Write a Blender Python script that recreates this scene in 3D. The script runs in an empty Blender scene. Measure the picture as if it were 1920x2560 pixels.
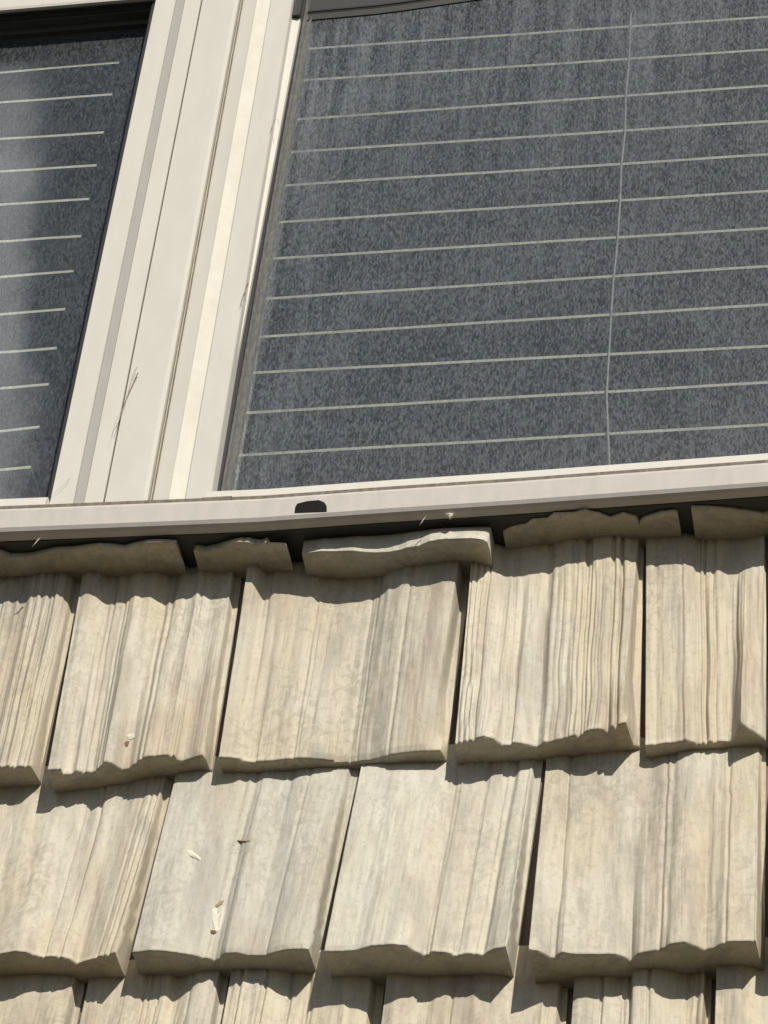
import bpy, math, random
import numpy as np
from mathutils import Matrix, Vector

sc = bpy.context.scene
# ------------------------------------------------------------------ camera, world, sun, exposure
H0 = 4.2                                   # height of the window sill above the ground
PITCH, YAW, ROLL = -0.7852887, 0.23952452, 0.11427895
FOC = 8804.2                               # focal length in photo pixels (photo 1920 x 2560)
DIST = 3.6

def rotm(a, b, g):
    ca, sa, cb, sb, cg, sg = math.cos(a), math.sin(a), math.cos(b), math.sin(b), math.cos(g), math.sin(g)
    Rx = np.array([[1, 0, 0], [0, ca, -sa], [0, sa, ca]])
    Ry = np.array([[cb, 0, sb], [0, 1, 0], [-sb, 0, cb]])
    Rz = np.array([[cg, -sg, 0], [sg, cg, 0], [0, 0, 1]])
    return Rz @ Rx @ Ry

RW = rotm(PITCH, YAW, ROLL) @ np.column_stack([(1, 0, 0), (0, 0, 1), (0, -1, 0)])   # world -> view (x right, y down, z forward)
CAM = -DIST * (RW.T @ np.array([0, 0, 1.0]))          # relative to the sill origin
cam_d = bpy.data.cameras.new('camera')
cam = bpy.data.objects.new('camera', cam_d)
sc.collection.objects.link(cam)
Rb = RW.T @ np.diag([1.0, -1.0, -1.0])
m4 = Matrix([[*Rb[0], CAM[0]], [*Rb[1], CAM[1]], [*Rb[2], CAM[2] + H0], [0, 0, 0, 1]])
cam.matrix_world = m4
cam_d.sensor_fit = 'VERTICAL'
cam_d.sensor_height = 36.0
cam_d.lens = FOC / 2560 * 36.0
cam_d.clip_start = 0.1
cam_d.clip_end = 5000
sc.camera = cam

SUN = np.array([-0.325, 0.69, -0.645]); SUN /= np.linalg.norm(SUN)      # travel direction of the light
world = bpy.data.worlds.new('World'); sc.world = world; world.use_nodes = True
wn = world.node_tree.nodes; wl = world.node_tree.links
sky = wn.new('ShaderNodeTexSky'); sky.sky_type = 'NISHITA'; sky.sun_disc = False
sky.sun_elevation = math.asin(-SUN[2])
sky.sun_rotation = math.atan2(-SUN[0], -SUN[1])
bg = wn['Background']; bg.inputs['Strength'].default_value = 0.055
def mth(op, a, b_=None, c=None):
    n = wn.new('ShaderNodeMath'); n.operation = op
    for i, v in enumerate((a, b_, c)):
        if v is None: continue
        if isinstance(v, (int, float)): n.inputs[i].default_value = v
        else: wl.new(v, n.inputs[i])
    return n.outputs[0]
# bright cloud added to the sky so the left pane mirrors its edge
def refl(x, y):
    r_ = RW.T @ np.array([(x - 960) / FOC, (y - 1280) / FOC, 1.0]); r_ = r_ / np.linalg.norm(r_); return np.array([r_[0], -r_[1], r_[2]])
c_mid, c_e = refl(100, 600), refl(-240, 600)
ax = c_e - c_mid; wd = np.linalg.norm(ax); ax /= wd; up_ = refl(100, 0) - refl(100, 1240); up_ /= np.linalg.norm(up_)
wtc = wn.new('ShaderNodeTexCoord')
def dotn(v):
    n = wn.new('ShaderNodeVectorMath'); n.operation = 'DOT_PRODUCT'; wl.new(wtc.outputs['Generated'], n.inputs[0]); n.inputs[1].default_value = tuple(v); return n.outputs['Value']
cn = wn.new('ShaderNodeTexNoise'); cn.inputs['Scale'].default_value = 38; cn.inputs['Detail'].default_value = 5; wl.new(wtc.outputs['Generated'], cn.inputs['Vector'])
t_ = mth('SUBTRACT', dotn(ax), float(c_mid @ ax)); t_ = mth('ADD', t_, mth('MULTIPLY', mth('SUBTRACT', cn.outputs[0], .5), .03))
u_ = mth('SUBTRACT', dotn(up_), float(refl(100, 700) @ up_))
def mrng(v, a, b_):
    n = wn.new('ShaderNodeMapRange'); n.interpolation_type = 'SMOOTHSTEP'; wl.new(v, n.inputs[0]); n.inputs[1].default_value = a; n.inputs[2].default_value = b_; return n.outputs[0]
cm_ = mth('MULTIPLY', mrng(t_, -.002, .008), mrng(t_, .16, .08)); cm_ = mth('MULTIPLY', cm_, mth('MULTIPLY', mrng(u_, .075, .03), mrng(u_, -.16, -.06)))
cm_ = mth('MULTIPLY', cm_, mth('GREATER_THAN', dotn((0, -1, 0)), 0.0))
cm_ = mth('MULTIPLY', cm_, mth('ADD', mth('MULTIPLY', cn.outputs[0], .9), .35))
wmix = wn.new('ShaderNodeMix'); wmix.data_type = 'RGBA'; wl.new(cm_, wmix.inputs[0]); wl.new(sky.outputs[0], wmix.inputs[6]); wmix.inputs[7].default_value = (62, 62.5, 63, 1)
wl.new(wmix.outputs[2], bg.inputs['Color'])
sun_d = bpy.data.lights.new('sun', 'SUN'); sun_d.energy = 4.2; sun_d.angle = math.radians(0.5); sun_d.color = (1.0, 0.945, 0.84)
sun = bpy.data.objects.new('sun', sun_d); sc.collection.objects.link(sun)
sun.rotation_euler = Vector(SUN).to_track_quat('-Z', 'Y').to_euler(); sun.location = (2, -5, 9)
sc.view_settings.view_transform = 'Standard'; sc.view_settings.look = 'None'
sc.view_settings.gamma = 1.0; sc.view_settings.exposure = 0.26

# ------------------------------------------------------------------ reading positions on the wall
# tiles: origin and scale of the enlarged crops the outlines were measured in
TIL = {1: (0, 0, .5787), 2: (960, 0, .5787), 3: (0, 640, .5787), 4: (960, 640, .5787)}
for k, (ox, oy) in enumerate([(0, 1200), (640, 1200), (1280, 1200), (0, 1600), (640, 1600), (1280, 1600), (0, 2080), (640, 2080), (1280, 2080)]):
    TIL[5 + k] = (ox, oy, .3858)

def px(t, x, y):
    o = TIL[t]; return (o[0] + x * o[2], o[1] + y * o[2])

def pts(spec):
    """'5: 0,750 30,745; 6: 10,20' -> list of photo points"""
    out = []
    for seg in spec.split(';'):
        t, rest = seg.split(':')
        for w in rest.split():
            x, y = w.split(','); out.append(px(int(t), float(x), float(y)))
    return out

def ray(q):
    return RW.T @ np.array([(q[0] - 960) / FOC, (q[1] - 1280) / FOC, 1.0])

def P(q, d):                                # point of the wall's parallel plane d metres in front of it
    r = ray(q); t = (-d - CAM[1]) / r[1]; return CAM + t * r

def PB(q, base):                            # point on the (nearly level) butt plane of a shingle
    A, m = base; r = ray(q)
    t = -(CAM[2] - A[2] - m * (CAM[0] - A[0])) / (r[2] - m * r[0])
    return CAM + t * r

# ------------------------------------------------------------------ object helpers
col = sc.collection
def tag(o, label=None, cat=None, group=None, kind=None):
    if label: o['label'] = label
    if cat: o['category'] = cat
    if group: o['group'] = group
    if kind: o['kind'] = kind
    return o

def link_mesh(name, verts, faces, mat, parent=None, smooth=False, mats=None, midx=None):
    me = bpy.data.meshes.new(name)
    me.from_pydata([tuple(map(float, v)) for v in verts], [], [tuple(map(int, f)) for f in faces])
    if mat: me.materials.append(mat)
    for m in (mats or []): me.materials.append(m)
    if midx is not None: me.polygons.foreach_set('material_index', midx)
    if smooth: me.polygons.foreach_set('use_smooth', [True] * len(me.polygons))
    me.update()
    o = bpy.data.objects.new(name, me); col.objects.link(o)
    if parent: o.parent = parent
    else: o.location = (0, 0, H0)
    return o

def empty(name, loc=(0, 0, 0)):
    o = bpy.data.objects.new(name, None); col.objects.link(o)
    o.location = (loc[0], loc[1], loc[2] + H0); return o

# ------------------------------------------------------------------ materials
def mat_new(name):
    m = bpy.data.materials.new(name); m.use_nodes = True
    nt = m.node_tree; b = nt.nodes['Principled BSDF']; return m, nt, b

def nnode(nt, t, **kw):
    n = nt.nodes.new(t)
    for k, v in kw.items():
        if k in n.inputs: n.inputs[k].default_value = v
        else: setattr(n, k, v)
    return n

def ramp(nt, src, stops):
    r = nt.nodes.new('ShaderNodeValToRGB')
    while len(r.color_ramp.elements) < len(stops): r.color_ramp.elements.new(0.5)
    for e, (p, c) in zip(r.color_ramp.elements, stops):
        e.position = p; e.color = (*c, 1) if len(c) == 3 else c
    nt.links.new(src, r.inputs[0]); return r

def mixc(nt, fac, a, b, mode='MIX'):
    m = nt.nodes.new('ShaderNodeMix'); m.data_type = 'RGBA'; m.blend_type = mode
    if isinstance(fac, (int, float)): m.inputs[0].default_value = fac
    else: nt.links.new(fac, m.inputs[0])
    for i, c in ((6, a), (7, b)):
        if isinstance(c, tuple): m.inputs[i].default_value = (*c, 1)
        else: nt.links.new(c, m.inputs[i])
    return m.outputs[2]

def coords(nt, scale, rnd=True):
    tc = nt.nodes.new('ShaderNodeTexCoord'); mp = nt.nodes.new('ShaderNodeMapping')
    mp.inputs['Scale'].default_value = scale
    if rnd:
        oi = nt.nodes.new('ShaderNodeObjectInfo'); mu = nt.nodes.new('ShaderNodeVectorMath'); mu.operation = 'SCALE'
        cb = nt.nodes.new('ShaderNodeCombineXYZ')
        for i in range(3): nt.links.new(oi.outputs['Random'], cb.inputs[i])
        mu.inputs['Scale'].default_value = 7.0
        nt.links.new(cb.outputs[0], mu.inputs[0]); ad = nt.nodes.new('ShaderNodeVectorMath')
        nt.links.new(tc.outputs['Object'], ad.inputs[0]); nt.links.new(mu.outputs[0], ad.inputs[1])
        nt.links.new(ad.outputs[0], mp.inputs[0])
    else: nt.links.new(tc.outputs['Object'], mp.inputs[0])
    return mp.outputs[0]

def noise(nt, vec, scale, detail=4, rough=.55, dist=0):
    n = nt.nodes.new('ShaderNodeTexNoise'); n.inputs['Scale'].default_value = scale
    n.inputs['Detail'].default_value = detail; n.inputs['Roughness'].default_value = rough; n.inputs['Distortion'].default_value = dist
    nt.links.new(vec, n.inputs['Vector']); return n.outputs[0]

def shake_material(name, base, blot, pale):
    m, nt, b = mat_new(name)
    c1 = coords(nt, (1, 1, .45)); c2 = coords(nt, (1, 1, .035)); c3 = coords(nt, (1, 1, .8))
    c4 = coords(nt, (1, 1, .16))
    def sc_(out, k):
        m_ = nt.nodes.new('ShaderNodeMath'); m_.operation = 'MULTIPLY'; m_.inputs[1].default_value = k
        nt.links.new(out, m_.inputs[0]); return m_.outputs[0]
    palef = ramp(nt, noise(nt, c1, 11, 3, .5), [(.45, (0, 0, 0)), (.62, (1, 1, 1))])
    c = mixc(nt, palef.outputs[0], base, pale)
    grey = ramp(nt, noise(nt, c4, 38, 5, .6, .3), [(.50, (0, 0, 0)), (.62, (1, 1, 1))])
    c = mixc(nt, sc_(grey.outputs[0], .40), c, (blot[0], blot[1] * 1.02, blot[2] * 1.10))
    pink = ramp(nt, noise(nt, c4, 27, 5, .6, .5), [(.52, (0, 0, 0)), (.66, (1, 1, 1))])
    c = mixc(nt, sc_(pink.outputs[0], .42), c, (blot[0] * 1.16, blot[1] * 1.02, blot[2] * 1.0))
    curl = ramp(nt, noise(nt, c3, 62, 4, .62, 1.6), [(.50, (0, 0, 0)), (.56, (1, 1, 1))])
    big = ramp(nt, noise(nt, c1, 15, 2, .5), [(.42, (.15, .15, .15)), (.60, (1, 1, 1))])
    cm = nt.nodes.new('ShaderNodeMath'); cm.operation = 'MULTIPLY'; nt.links.new(curl.outputs[0], cm.inputs[0]); nt.links.new(big.outputs[0], cm.inputs[1])
    c = mixc(nt, sc_(cm.outputs[0], .34), c, blot)
    spk = ramp(nt, noise(nt, c3, 190, 4, .7, .5), [(.55, (0, 0, 0)), (.62, (1, 1, 1))])
    c = mixc(nt, sc_(spk.outputs[0], .28), c, (blot[0] * 1.02, blot[1] * .96, blot[2] * .9))
    streak = ramp(nt, noise(nt, c2, 170, 5, .7), [(.47, (0, 0, 0)), (.66, (1, 1, 1))])
    c = mixc(nt, sc_(streak.outputs[0], .24), c, (blot[0] * .88, blot[1] * .85, blot[2] * .82))
    lights = ramp(nt, noise(nt, c2, 120, 5, .7), [(.56, (0, 0, 0)), (.70, (1, 1, 1))])
    c = mixc(nt, sc_(lights.outputs[0], .25), c, (pale[0] * 1.12, pale[1] * 1.12, pale[2] * 1.12))
    oi = nt.nodes.new('ShaderNodeObjectInfo')
    hv = nt.nodes.new('ShaderNodeHueSaturation'); nt.links.new(c, hv.inputs['Color'])
    mr = nt.nodes.new('ShaderNodeMapRange'); nt.links.new(oi.outputs['Random'], mr.inputs[0])
    mr.inputs[3].default_value = .94; mr.inputs[4].default_value = 1.04; nt.links.new(mr.outputs[0], hv.inputs['Value'])
    nt.links.new(hv.outputs[0], b.inputs['Base Color'])
    b.inputs['Roughness'].default_value = .72; b.inputs['Specular IOR Level'].default_value = .3
    fine = noise(nt, c2, 420, 4, .7); gr = noise(nt, c3, 700, 3, .6)
    ad = nt.nodes.new('ShaderNodeMath'); ad.operation = 'MULTIPLY_ADD'; nt.links.new(gr, ad.inputs[0]); ad.inputs[1].default_value = .5; nt.links.new(fine, ad.inputs[2])
    bp = nt.nodes.new('ShaderNodeBump'); bp.inputs['Strength'].default_value = .35; bp.inputs['Distance'].default_value = .0014
    nt.links.new(ad.outputs[0], bp.inputs['Height']); nt.links.new(bp.outputs[0], b.inputs['Normal'])
    return m

M = {}
M['shake'] = shake_material('beige_painted_shake', (0.520, 0.462, 0.350), (0.276, 0.246, 0.198), (0.537, 0.498, 0.411))
M['shake_grey'] = shake_material('grey_beige_painted_shake', (0.500, 0.462, 0.372), (0.304, 0.280, 0.233), (0.529, 0.506, 0.435))

def simple(name, colr, rough=.5, spec=.5, nscale=0, var=.06, bump=0, bscale=300, metal=0):
    m, nt, b = mat_new(name)
    b.inputs['Roughness'].default_value = rough; b.inputs['Specular IOR Level'].default_value = spec; b.inputs['Metallic'].default_value = metal
    if nscale:
        c = coords(nt, (1, 1, .3), False)
        n = noise(nt, c, nscale, 5, .6)
        r = ramp(nt, n, [(.3, tuple(x * (1 - var) for x in colr)), (.7, tuple(min(1, x * (1 + var)) for x in colr))])
        nt.links.new(r.outputs[0], b.inputs['Base Color'])
    else: b.inputs['Base Color'].default_value = (*colr, 1)
    if bump:
        c = coords(nt, (1, 1, 1), False)
        bp = nt.nodes.new('ShaderNodeBump'); bp.inputs['Strength'].default_value = bump; bp.inputs['Distance'].default_value = .001
        nt.links.new(noise(nt, c, bscale, 3), bp.inputs['Height']); nt.links.new(bp.outputs[0], b.inputs['Normal'])
    return m

M['vinyl'] = simple('cream_vinyl', (0.567, 0.545, 0.495), .5, .3, 40, .035, .12, 260)
M['vinyl_bead'] = simple('cream_vinyl_sunlit', (0.600, 0.577, 0.506), .6, .12, 45, .07, 1.0, 45)  # paler copy of the vinyl; reflected sunlight put into its colour
M['vinyl_sill'] = simple('grey_cream_vinyl', (0.474, 0.442, 0.411), .55, .25, 60, .06, .15, 300)
M['groove'] = simple('groove_shade_grey', (0.395, 0.375, 0.348), .5, .4, 60, .04)  # vinyl greyed to carry the groove's shade
M['seam'] = simple('grey_seam_dirt', (.17, .145, .115), .8, .2, 200, .3)
M['gasket'] = simple('black_rubber', (.012, .012, .014), .5, .4)
M['bead'] = simple('grey_glazing_bead', (.16, .16, .15), .4, .5, 300, .35)
M['shade_track'] = simple('painted_shade', (.03, .03, .028), .5, .4)  # near-black colour standing for shade under the rails and sill
M['wallback'] = simple('dark_brown_backing', (.20, .15, .13), .9, .2, 60, .2)
M['slat'] = simple('slat_shaded_tone', (.10, .112, .13), .5, .4, 80, .06)  # shaded tone of a white slat
M['slat_lit_edge'] = simple('slat_front_edge_sunlit', (.66, .64, .53), .5, .4, 80, .05)  # sunlit tone of the same slat
M['cordm'] = simple('cord', (.50, .50, .48), .8, .2)
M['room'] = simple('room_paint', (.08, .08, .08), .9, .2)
M['stalk'] = simple('dry_stalk', (.30, .22, .14), .8, .2)
M['stalk_pale'] = simple('pale_dry_grass', (.50, .46, .37), .8, .2)
M['thread'] = simple('pink_thread', (.45, .22, .18), .8, .2)
M['hole'] = simple('weep_opening', (.012, .010, .010), .8, .1)
M['chipwhite'] = simple('bare_white_chip', (0.57, 0.54, 0.45), .7, .2, 400, .1)
M['rust'] = simple('rusty_brown', (.17, .10, .065), .8, .2, 500, .4)
M['ground'] = simple('dry_lawn', (.04, .037, .028), .95, .1, 3, .25)

def glass_mat(name, tint):
    m = bpy.data.materials.new(name); m.use_nodes = True; nt = m.node_tree
    nt.nodes.remove(nt.nodes['Principled BSDF']); out = nt.nodes['Material Output']
    tr = nnode(nt, 'ShaderNodeBsdfTransparent'); tr.inputs[0].default_value = (*tint, 1)
    gl = nnode(nt, 'ShaderNodeBsdfGlossy'); gl.inputs['Roughness'].default_value = .04; gl.inputs[0].default_value = (1, 1, 1, 1)
    lw = nnode(nt, 'ShaderNodeLayerWeight'); lw.inputs['Blend'].default_value = .5
    pw = nnode(nt, 'ShaderNodeMath'); pw.operation = 'POWER'; pw.inputs[1].default_value = 5; nt.links.new(lw.outputs['Facing'], pw.inputs[0])
    mu = nnode(nt, 'ShaderNodeMath'); mu.operation = 'MULTIPLY_ADD'; mu.inputs[1].default_value = .96; mu.inputs[2].default_value = .035; nt.links.new(pw.outputs[0], mu.inputs[0])
    bp = nnode(nt, 'ShaderNodeBump'); bp.inputs['Strength'].default_value = .08; bp.inputs['Distance'].default_value = .003
    nt.links.new(noise(nt, coords(nt, (1, 1, 1), False), 6, 3), bp.inputs['Height']); nt.links.new(bp.outputs[0], gl.inputs['Normal'])
    mx = nnode(nt, 'ShaderNodeMixShader'); nt.links.new(mu.outputs[0], mx.inputs[0]); nt.links.new(tr.outputs[0], mx.inputs[1]); nt.links.new(gl.outputs[0], mx.inputs[2])
    nt.links.new(mx.outputs[0], out.inputs[0]); return m
M['glass'] = glass_mat('window_glass', (.92, .935, .93))

def screen_mat(name, dens, k, dust=0):
    m = bpy.data.materials.new(name); m.use_nodes = True; nt = m.node_tree
    out = nt.nodes['Material Output']; b = nt.nodes['Principled BSDF']
    b.inputs['Roughness'].default_value = .6; b.inputs['Specular IOR Level'].default_value = .3
    v = coords(nt, (1, 1, .33), False); v2 = coords(nt, (1, 1, .75), False)
    hue = noise(nt, v, 330, 2, .5)
    r = ramp(nt, hue, [(.30, (.20 * k, .20 * k, .28 * k)), (.45, (.20 * k, .225 * k, .26 * k)), (.58, (.235 * k, .25 * k, .265 * k)), (.70, (.20 * k, .29 * k, .285 * k))])
    nt.links.new(r.outputs[0], b.inputs['Base Color'])
    n1 = noise(nt, v, 430, 2, .6); n2 = noise(nt, v, 760, 2, .5, .2); n3 = noise(nt, v2, 9, 3, .5)
    a = nnode(nt, 'ShaderNodeMath'); a.operation = 'ADD'; nt.links.new(n1, a.inputs[0]); nt.links.new(n2, a.inputs[1])
    a2 = nnode(nt, 'ShaderNodeMath'); a2.operation = 'MULTIPLY_ADD'; nt.links.new(n3, a2.inputs[0]); a2.inputs[1].default_value = .35; nt.links.new(a.outputs[0], a2.inputs[2])
    mr = nnode(nt, 'ShaderNodeMapRange'); nt.links.new(a2.outputs[0], mr.inputs[0])
    mr.inputs[1].default_value = .98; mr.inputs[2].default_value = 1.38; mr.inputs[3].default_value = dens * .50; mr.inputs[4].default_value = min(1, dens * 1.6)
    dens_out = mr.outputs[0]
    if dust:                                                # settled dust: streaks, and a band along the left and top of the frame
        st = ramp(nt, noise(nt, coords(nt, (1, 1, .06), False), 90, 4, .6), [(.40, (0, 0, 0)), (.72, (1, 1, 1))])
        sx = nnode(nt, 'ShaderNodeSeparateXYZ'); tc_ = nnode(nt, 'ShaderNodeTexCoord'); nt.links.new(tc_.outputs['Object'], sx.inputs[0])
        e1 = nnode(nt, 'ShaderNodeMapRange'); e1.interpolation_type = 'SMOOTHSTEP'; nt.links.new(sx.outputs[0], e1.inputs[0]); e1.inputs[1].default_value = -.02; e1.inputs[2].default_value = -.20; e1.inputs[3].default_value = .035; e1.inputs[4].default_value = .14
        e2 = nnode(nt, 'ShaderNodeMapRange'); e2.interpolation_type = 'SMOOTHSTEP'; nt.links.new(sx.outputs[2], e2.inputs[0]); e2.inputs[1].default_value = .45; e2.inputs[2].default_value = .85; e2.inputs[3].default_value = 0; e2.inputs[4].default_value = .10
        es = nnode(nt, 'ShaderNodeMath'); es.operation = 'ADD'; nt.links.new(e1.outputs[0], es.inputs[0]); nt.links.new(e2.outputs[0], es.inputs[1])
        e3 = nnode(nt, 'ShaderNodeMath'); e3.operation = 'MULTIPLY'; nt.links.new(es.outputs[0], e3.inputs[0]); nt.links.new(st.outputs[0], e3.inputs[1])
        e4 = nnode(nt, 'ShaderNodeMath'); e4.operation = 'MULTIPLY_ADD'; nt.links.new(e3.outputs[0], e4.inputs[0]); e4.inputs[1].default_value = dust; nt.links.new(dens_out, e4.inputs[2])
        dens_out = e4.outputs[0]
    tr = nnode(nt, 'ShaderNodeBsdfTransparent')
    mx = nnode(nt, 'ShaderNodeMixShader'); nt.links.new(dens_out, mx.inputs[0]); nt.links.new(tr.outputs[0], mx.inputs[1]); nt.links.new(b.outputs[0], mx.inputs[2])
    nt.links.new(mx.outputs[0], out.inputs[0]); return m
M['screen'] = screen_mat('insect_screen_mesh', .32, .74, 2.2)
M['screen_thin'] = screen_mat('thin_insect_screen_mesh', .22, .75)

# ------------------------------------------------------------------ shingles
D0 = .008                                   # height of a shingle's face where the course above lands on it
def smooth_noise(rng, n, wl):
    """1-D band noise, n samples, feature length wl samples, about -1..1"""
    k = max(2, int(n / wl) + 4); p = rng.uniform(-1, 1, k); x = np.linspace(0, k - 1.001, n)
    i = x.astype(int); t = x - i; t = t * t * (3 - 2 * t); return p[i] * (1 - t) + p[np.minimum(i + 1, k - 1)] * t

def cast_sheet(front):
    """shadow sheet swept from a butt edge (list of world points) along the sun"""
    return [(a, b) for a, b in zip(front[:-1], front[1:])]

def hit_sheet(q, sheet):
    r = ray(q); out = []
    for a, b in sheet:
        e = b - a; n = np.cross(e, SUN); den = n @ r
        if abs(den) < 1e-9: continue
        t = n @ (a - CAM) / den; p = CAM + t * r
        A2 = np.column_stack([e, SUN]); s, *_ = np.linalg.lstsq(A2, p - a, rcond=None)
        if -.02 <= s[0] <= 1.02 and s[1] > 0: out.append(p)
    return out

FRONTS = {}
def shake(key, base, front, fr, topl, topr, topout, ztop, rib, grooves='', shadow=None, caster=None, matk='shake', seed=0, label='', steps=0, marks=None):
    """one shingle: butt plane from two contact points, butt edge outline, side lines, surface relief"""
    rng = np.random.default_rng(seed + 11)
    b = [P(q, .015 if key[0] == '0' else D0) for q in pts(base)]
    m = (b[1][2] - b[0][2]) / (b[1][0] - b[0][0]); bp = (b[0], m)
    F = np.array([PB(q, bp) for q in pts(front)])
    X = F[:, 0].copy(); dep = np.clip(-F[:, 1], .004, .075)
    for i in range(1, len(X)): X[i] = max(X[i], X[i - 1] + 2e-4)
    xl, xr = X[0], X[-1]; W = xr - xl
    FRONTS[key] = [np.array([x, -d, b[0][2] + m * (x - b[0][0])]) for x, d in zip(X, dep)]
    nu, nv = max(160, int(W / .0007)), 110
    U = np.linspace(0, 1, nu)
    dbot = np.interp(xl + U * W, X, dep)
    uc = (X[fr] - xl) / W                                  # where the drafted right-hand side starts
    tl, tr_, to = P(pts(topl)[0], .014), P(pts(topr)[0], .014), P(pts(topout)[0], .006)
    zt_ref = (tl[2] + to[2]) / 2
    zb = lambda x: b[0][2] + m * (x - b[0][0])
    # height of the face at the top (read back from where the shadow of the course above falls)
    samples = []
    if shadow:
        sh = []
        for c in caster: sh += cast_sheet(FRONTS[c])
        for q in pts(shadow):
            hs = [p for p in hit_sheet(q, sh) if -.003 <= -p[1] <= .030]
            if hs:
                p = min(hs, key=lambda p: abs(-p[1] - .010)); samples.append((p[0], -p[1], p[2]))
    utop_c = (tr_[0] - tl[0]) / max(1e-3, (to[0] - tl[0]))
    if len(samples) > 3:
        S = np.array(sorted(samples)); xs = tl[0] + U * (to[0] - tl[0])
        dtop = np.interp(xs, S[:, 0], np.clip(S[:, 1], .001, .024)); zs = np.interp(xs, S[:, 0], S[:, 2]); zs = np.convolve(np.pad(zs, 6, 'edge'), np.ones(13) / 13, 'valid')
    else:
        dtop = np.full(nu, D0) + .003 * smooth_noise(rng, nu, nu / 7); zs = zt_ref
    k = 3; dtop = np.convolve(np.pad(dtop, k, 'edge'), np.ones(2 * k + 1) / (2 * k + 1), 'valid')
    drop = np.clip((U - utop_c) / max(1e-3, 1 - utop_c), 0, 1)
    # detail profiles shared along the grain
    q1 = nu / W                                            # columns per metre
    ridged = lambda wl: 1 - 2 * np.abs(smooth_noise(rng, nu, wl * q1)) ** .8
    mask = np.clip(smooth_noise(rng, nu, .035 * q1) * 1.6 + .45, .10, 1)
    ribn = .0010 * rib * (.8 * ridged(.010) + .6 * ridged(.005) + .35 * ridged(.0027)) * mask
    ribn -= np.percentile(ribn, 62)
    ribn += .00012 * ridged(.0030) + .0004 * smooth_noise(rng, nu, .022 * q1)
    plank = np.zeros(nu)
    for _ in range(6 + steps):
        c = rng.uniform(.03, uc - .03); hgt = rng.uniform(-.0014, .0014); wdt = rng.uniform(.002, .008)
        plank += hgt * (np.tanh((U - c) / wdt) * .5)
    gl = []
    for g in grooves.split(';'):
        if not g.strip(): continue
        t, x, y, w, dd = g.replace(':', ',').split(','); pt = P(px(int(t), float(x), float(y)), .022)
        gl.append((pt[0], pt[2], float(w) * .001, float(dd) * .001))
    V = np.linspace(0, 1, nv) ** 1.0
    if key[0] == '0': ztop = np.array([zs_(x) for x in xl + U * W]) + .004
    verts = np.zeros((nv, nu, 3))
    ztop = ztop
    zsc = zs
    warp = smooth_noise(rng, nv, nv / 3) * .0012
    n2 = rng.uniform(-1, 1, (nv // 6 + 3, nu // 5 + 3))
    for j, v in enumerate(V):
        xb = xl + U * W; zbl = np.array([zb(x) for x in xb])
        Z = zbl + (ztop - zbl) * v
        w = np.clip((zs - Z) / (zs - zbl), -.04, 1)        # 1 at the butt, 0 at the shadow line
        # side lines run straight through the measured bottom and top points
        kx = (Z - zbl) / (zt_ref - zbl)
        if key[0] == '0': kx = kx * 0
        XX = xb + (tl[0] + U * (to[0] - tl[0]) - xb) * kx
        ub = U
        # keep the drafted side: remap columns so that the front-right corner follows its own line
        ucv = uc + (utop_c - uc) * (0 if key[0] == '0' else np.clip(kx, 0, 1.2))
        us = np.where(U < ucv, U / ucv * uc, uc + (U - ucv) / (1 - ucv) * (1 - uc))
        db = np.interp(us, U, dbot)
        ut = np.where(U < ucv, U / ucv * utop_c, utop_c)
        dt = np.interp(ut, U, dtop)
        if key[0] == '0':                                  # only a few centimetres of face show below the sill
            dt = .036 + (np.interp(us, U, dbot) - .037) * .2; w = np.clip(1 - (Z - zbl) / .032, 0, 1)
        sidef = np.clip((U - ucv) / (1 - ucv), 0, 1)
        floor_d = .0005 + .0095 * np.clip(w, 0, 1)
        # butt relief fades quickly into the broader relief of the face
        kern = max(1, int(nu * .02 * (1 - w.mean())))
        dbs = db if kern < 2 else np.where(U < ucv - .02, np.convolve(np.pad(db, kern, 'edge'), np.ones(2 * kern + 1) / (2 * kern + 1), 'valid'), db)
        d = dt * (1 - w) + dbs * w
        # right-hand side: a steep drafted wall, then the flat floor of the gap
        gs = 1 - .62 * min(1, v * 3.5)
        if v > 0:
            ss = np.clip(sidef / gs, 0, 1); ss = ss ** 1.3
            dfr = float(np.interp(float(np.mean(ucv)), U, d)); dw = dfr * (1 - ss) + floor_d * ss
            bl = min(1, v * 12); dw = dw * bl + d * (1 - bl)
            d = np.where(U >= ucv, dw, d)
        shift = warp[j] / W
        det = np.interp(U + shift, U, ribn + plank) * np.clip(.12 + w * 4, 0, 1)
        det = det * np.clip((ucv - U) / .02, 0, 1)
        if v < .012: det *= .3
        jj = v * (n2.shape[0] - 2); ii = U * (n2.shape[1] - 2.001); j0 = int(min(jj, n2.shape[0] - 2)); i0 = ii.astype(int)
        fj = jj - j0; fi = ii - i0; fi = fi * fi * (3 - 2 * fi)
        nn = (n2[j0, i0] * (1 - fi) + n2[j0, i0 + 1] * fi) * (1 - fj) + (n2[j0 + 1, i0] * (1 - fi) + n2[j0 + 1, i0 + 1] * fi) * fj
        if key[0] == '0': nn = nn * .1; det = det * .5
        d = d + det + nn * .00030 * np.clip((ucv - U) / .02, 0, 1)
        for gx, gz, gw, gd in gl:
            # groove follows the line of constant u through its measured point
            kz = (gz - zb(gx)) / (zt_ref - zb(gx))
            L0 = xl + (tl[0] - xl) * kz; R0 = xr + (to[0] - xr) * kz; ug = (gx - L0) / (R0 - L0)
            gc = ug * W + .6 * warp[(j + int(ug * 40)) % nv]
            q = (U * W - gc) / gw
            gmask = np.clip((ucv - U) / .012, 0, 1)
            if gd > 0: d = d - gd * np.exp(-q * q) * gmask
            else:                                           # a step: the face left of the line stands proud
                d = d + gd * (np.tanh(q) * .5 + .5) * np.clip(1 - (q * gw) / .05, 0, 1) * gmask
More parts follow.
